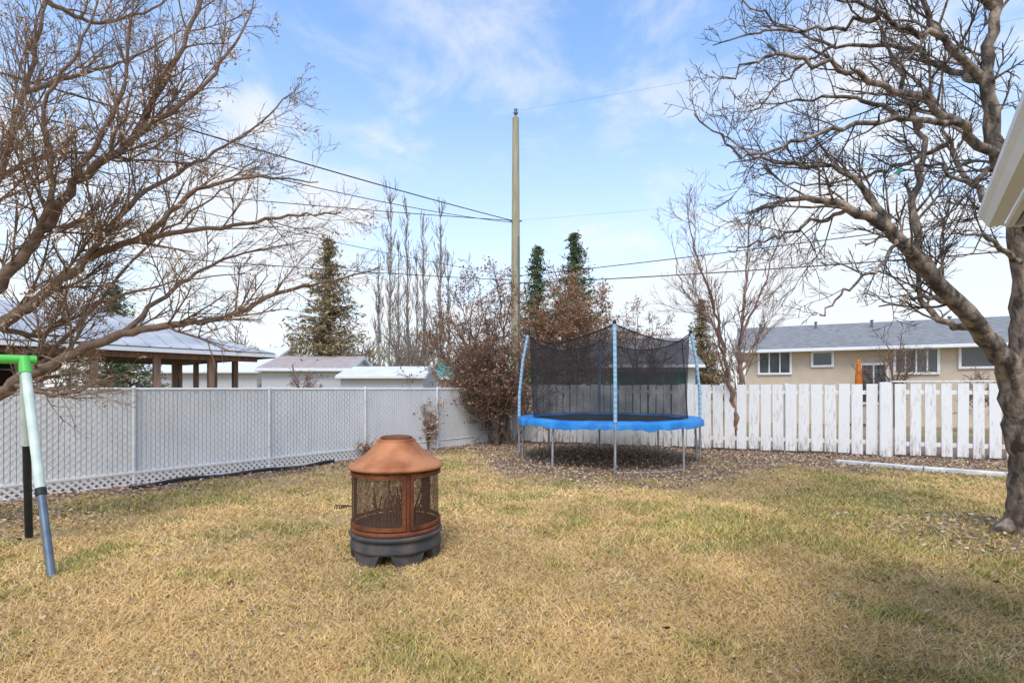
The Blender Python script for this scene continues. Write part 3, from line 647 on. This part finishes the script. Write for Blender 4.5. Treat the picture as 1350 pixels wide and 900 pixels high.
mb.build('patio_umbrella',[org,gry])
o=np.array([-7,14])+UL*9.5
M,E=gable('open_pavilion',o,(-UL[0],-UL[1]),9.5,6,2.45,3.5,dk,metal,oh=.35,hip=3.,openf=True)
mb=MB()
for x in np.arange(0.08,9.5,1.18): mb.box((x,-.06,1.2),(.14,.12,2.3),M,0)
for zz in(1.06,2.28): mb.box((4.75,-.045,zz),(9.5,.07,.12),M,0)
for y_ in np.arange(1.5,6.2,1.5): mb.box((9.56,y_,1.2),(.12,.16,2.3),M,0)
for x in np.arange(0.6,9.5,2.2): mb.box((x,6.0,1.2),(.14,.12,2.3),M,0)
mb.build('timber_posts',[wood],parent=E)
mb=MB()
for x in np.arange(-.2,9.8,.42):
    yy0=-.35; f=min(1,max(0,min(x+.35,9.85-x)/3.35)); y1=-.35+3.35*f
    z0=2.45-.35*.35+.14; mb.beam(T(M,[[x,yy0,z0+.02]])[0],T(M,[[x,y1,z0+.02+(y1-yy0)*.35]])[0],.03,.03,0)
mb.build('roof_seams',[metal],parent=E)
gable('garage',( -11.0,22.5),(1,.05),3.7,5,2.3,2.95,grey,shb,oh=.2)
gable('garden_shed',(-7.2,21.5),(1,-.05),3.5,3,1.95,2.35,grey,whroof,oh=.15)
gable('teal_roof_shed',(-3.6,25),(1,0),2.4,3,2.0,2.7,grey,teal,oh=.15)
M,E=gable('detached_garage',(3.0,22),(1,-.05),4.8,6,2.5,3.8,grey,shingle,oh=.3)
mb=MB(); mb.box((2.6,-.03,1.1),(3.6,.05,2.2),M,0)
for zz in(.55,1.1,1.65): mb.box((2.6,-.06,zz),(3.56,.015,.03),M,1)
mb.build('garage_door',[dgreen,gry],parent=E)
gable('white_house',( -24,33),(1,-.1),8,7,2.6,4.2,grey,whroof,oh=.3)

# own house at right: eave corner
u=np.array([math.sin(math.radians(38)),math.cos(math.radians(38))]); pr_=np.array([u[1],-u[0]])
corner=np.array([2.75,2.83]); oh=.55
o=corner-u*oh+pr_*oh
soff=pmat('grey_soffit',(.42,.42,.43),(.36,.36,.37),3,.6)
E=empty('white_house_with_eave',(o[0],o[1],0))
def H(a,b_,z): p=corner-u*a+pr_*b_; return np.array([p[0],p[1],z])
W=5.5;Dn=7.
mb=MB(); v=[H(oh,oh,-.1),H(oh+W-1,oh,-.1),H(oh+W-1,oh+Dn-1,-.1),H(oh,oh+Dn-1,-.1)]; v+= [x+np.array([0,0,2.5]) for x in v]
mb.add(v,[[0,1,5,4],[1,2,6,5],[2,3,7,6],[3,0,4,7]],0); mb.build('walls',[grey],parent=E)
mb=MB(); mb.add([H(.03,.03,2.40),H(W,.03,2.40),H(W,Dn,2.40),H(.03,Dn,2.40)],[[0,1,2,3]],0)
for s in np.arange(.1,W,.12): mb.beam(H(s,.05,2.397),H(s,oh,2.397),.012,.008,1)
for s in np.arange(.6,Dn,.12): mb.beam(H(.05,s,2.397),H(oh,s,2.397),.012,.008,1)
mb.build('soffit',[soff,trim],parent=E)
mb=MB()
def gut(a,b_):
    mb.beam(a+[0,0,.0],b_+[0,0,.0],.03,.17,0)
gut(H(0,.0,2.475),H(W,.0,2.475)); gut(H(0,.02,2.475),H(0,Dn,2.475))
prof=[(-.02,2.42),(-.08,2.425),(-.10,2.47),(-.12,2.50),(-.12,2.535),(-.11,2.535)]
for mode in(0,1):
    ring=[]
    for t in(0,1):
        for (off,z) in prof:
            ring.append(H(off if t==0 else W,off,z) if mode==0 else H(off,off if t==0 else Dn,z))
    n_=len(prof); mb.add(ring,[[i,i+1,i+1+n_,i+n_] for i in range(n_-1)],0)
mb.build('gutter',[trim],parent=E)
mb=MB(); za=2.56; rz=3.5
rv=[H(0,0,za),H(W,0,za),H(W,Dn,za),H(0,Dn,za),H(2.7,2.8,rz),H(2.7,Dn-2.8,rz)]
mb.add(rv,[[0,4,5,3],[1,2,5,4]],0); mb.add(rv,[[0,1,4],[2,3,5]],0)
mb.build('roof',[shingle],parent=E)

# string light on crabapple
mb=MB(); a=V(1290,212,4.75); b_=V(1185,222,4.6)
mb.tube(smooth([a,(a+b_)/2-[0,0,.06],b_,b_+[-.25,0,.12]]),.006,5,1)
mb.tube([b_,b_-[0.0,0,.03],b_-[.03,0,.06]],[.01,.022,.022],8,0)
q0=b_-[.03,0,.06]; mb.tube([q0,q0-[.02,0,.03],q0-[.035,0,.06],q0-[.045,0,.08]],[.02,.034,.03,.004],10,2)
bulb,nt,bb_=nmat('clear_bulb'); bb_.inputs['Base Color'].default_value=(.8,.8,.8,1); bb_.inputs['Roughness'].default_value=.1; bb_.inputs['Transmission Weight'].default_value=.6
mb.build('string_lights',[dgreen,dark,bulb])

# ------------------------------------------------------------------ utility poles & wires
pw=pmat('weathered_pole_wood',(.46,.42,.28),(.33,.29,.19),3,.9,.4,stretch=(6,6,.5))
def upole(name,x,y,H_):
    mb=MB(); mb.tube([(x,y,-.2),(x,y,H_*.5),(x,y,H_)],[.18,.155,.115],16,0,True)
    mb.tube([(x,y,H_),(x,y,H_+.12),(x,y,H_+.3)],[.03,.03,.03],8,1); mb.tube([(x,y,H_+.12),(x,y,H_+.17),(x,y,H_+.22),(x,y,H_+.3)],[.05,.09,.05,.07],12,1,True)
    for z in(7.37,5.2,5.45): mb.tube([(x-.22,y-.05,z),(x+.22,y-.05,z)],.03,8,1,True)
    mb.tube([(x+.1,y-.14,0),(x+.1,y-.14,6.8)],.02,6,1)
    mb.build(name,[pw,gry])
upole('utility_pole',.13,18,11.0); upole('utility_pole.001',-36,4.2,11); upole('utility_pole.002',27.7,7.5,11); upole('utility_pole.003',-14.2,-2.7,7.4)
def wirep(mb,a,b_,sag,r):
    a=np.array(a,float); b_=np.array(b_,float); t=np.linspace(0,1,30)[:,None]; p=a+(b_-a)*t; p[:,2]-=(4*sag*t*(1-t))[:,0]; mb.tube(p,r,5,0)
mb=MB()
wirep(mb,(.0,17.9,7.37),(-14.2,-2.7,5.2),.25,.015); wirep(mb,(.0,17.9,7.3),(-14.2,-2.7,5.5),.85,.010)
wirep(mb,(.0,18,7.4),(-36,4.2,7.6),.6,.013); wirep(mb,(.0,18,5.3),(-36,4.2,6.2),.5,.013)
wirep(mb,(.0,17.9,5.45),(-14.2,-2.7,5.0),.5,.007)
wirep(mb,(.25,18,5.2),(27.7,7.5,5.6),.35,.017); wirep(mb,(.25,18,5.45),(27.7,7.5,7.2),.3,.014)
wirep(mb,(.13,18,11.25),(27.7,7.5,11.25),.3,.0025); wirep(mb,(.13,18,7.4),(27.7,7.5,7.4),.35,.0025)
mb.build('power_lines',[dark])

# ------------------------------------------------------------------ world, sun, camera
w=bpy.data.worlds.new('World'); sc.world=w; w.use_nodes=True; nt=w.node_tree; N=nt.nodes; Lk=nt.links
bg=N['Background']; sky=N.new('ShaderNodeTexSky'); sky.sky_type='NISHITA'; sky.sun_disc=False
el=math.radians(54); az=math.radians(188)
sky.sun_elevation=el; sky.sun_rotation=az; sky.air_density=1.1; sky.dust_density=.8; sky.ozone_density=1.5
tc=N.new('ShaderNodeTexCoord'); sx=N.new('ShaderNodeSeparateXYZ'); Lk.new(tc.outputs['Generated'],sx.inputs[0])
def mth(op,a,b_=None,c_=None):
    n=N.new('ShaderNodeMath'); n.operation=op
    for i,x in enumerate((a,b_,c_)):
        if x is None: continue
        if isinstance(x,(int,float)): n.inputs[i].default_value=x
        else: Lk.new(x,n.inputs[i])
    return n.outputs[0]
zc=mth('MAXIMUM',sx.outputs[2],0.0); den=mth('ADD',zc,.22)
cx=N.new('ShaderNodeCombineXYZ'); Lk.new(mth('DIVIDE',sx.outputs[0],den),cx.inputs[0]); Lk.new(mth('DIVIDE',sx.outputs[1],den),cx.inputs[1])
def wn(s_,det,rg,loc):
    mp=N.new('ShaderNodeMapping'); mp.inputs['Location'].default_value=loc; mp.inputs['Scale'].default_value=(1,1.0,1); mp.inputs['Rotation'].default_value=(0,0,.5); Lk.new(cx.outputs[0],mp.inputs[0])
    n=N.new('ShaderNodeTexNoise'); n.inputs['Scale'].default_value=s_; n.inputs['Detail'].default_value=det; n.inputs['Roughness'].default_value=rg; n.inputs['Distortion'].default_value=.4; Lk.new(mp.outputs[0],n.inputs[0]); return n.outputs['Fac']
c1=wn(1.1,8,.55,(3.1,1.7,0)); c2=wn(3.6,8,.6,(0,5,0))
cm=mth('MULTIPLY_ADD',c1,.55,mth('MULTIPLY',c2,.45))
mr=N.new('ShaderNodeMapRange'); mr.interpolation_type='SMOOTHSTEP'; mr.inputs[1].default_value=.44; mr.inputs[2].default_value=.61; Lk.new(cm,mr.inputs[0])
hz=N.new('ShaderNodeMapRange'); hz.interpolation_type='SMOOTHSTEP'; hz.inputs[1].default_value=.62; hz.inputs[2].default_value=0.0; hz.inputs[3].default_value=0; hz.inputs[4].default_value=.8; Lk.new(zc,hz.inputs[0])
fac=mth('MINIMUM',mth('ADD',mth('MULTIPLY',mr.outputs[0],.72),hz.outputs[0]),.94)
ml=N.new('ShaderNodeMix'); ml.data_type='RGBA'; ml.blend_type='MULTIPLY'; ml.inputs[0].default_value=1; Lk.new(sky.outputs[0],ml.inputs[6]); ml.inputs[7].default_value=(1.8,2.05,2.25,1)
mx=N.new('ShaderNodeMix'); mx.data_type='RGBA'; Lk.new(fac,mx.inputs[0]); Lk.new(ml.outputs[2],mx.inputs[6]); mx.inputs[7].default_value=(6.3,6.5,6.75,1)
Lk.new(mx.outputs[2],bg.inputs[0]); bg.inputs[1].default_value=.15
ld=bpy.data.lights.new('sun','SUN'); ld.energy=2.2; ld.angle=math.radians(25); ld.color=(1,.94,.86); lo=bpy.data.objects.new('sun',ld); sc.collection.objects.link(lo)
S=Vector((math.sin(az)*math.cos(el),math.cos(az)*math.cos(el),math.sin(el))); lo.rotation_euler=S.to_track_quat('Z','Y').to_euler(); lo.location=(-10,-12,20)
cd=bpy.data.cameras.new('camera'); cd.lens=18; cd.sensor_width=36; cd.shift_y=62/1350; cd.clip_end=3000; cd.clip_start=.05
co=bpy.data.objects.new('camera',cd); sc.collection.objects.link(co); co.location=(0,0,CH); co.rotation_euler=(math.radians(90),0,0); sc.camera=co
sc.view_settings.view_transform='Standard'; sc.view_settings.look='None'; sc.view_settings.exposure=0
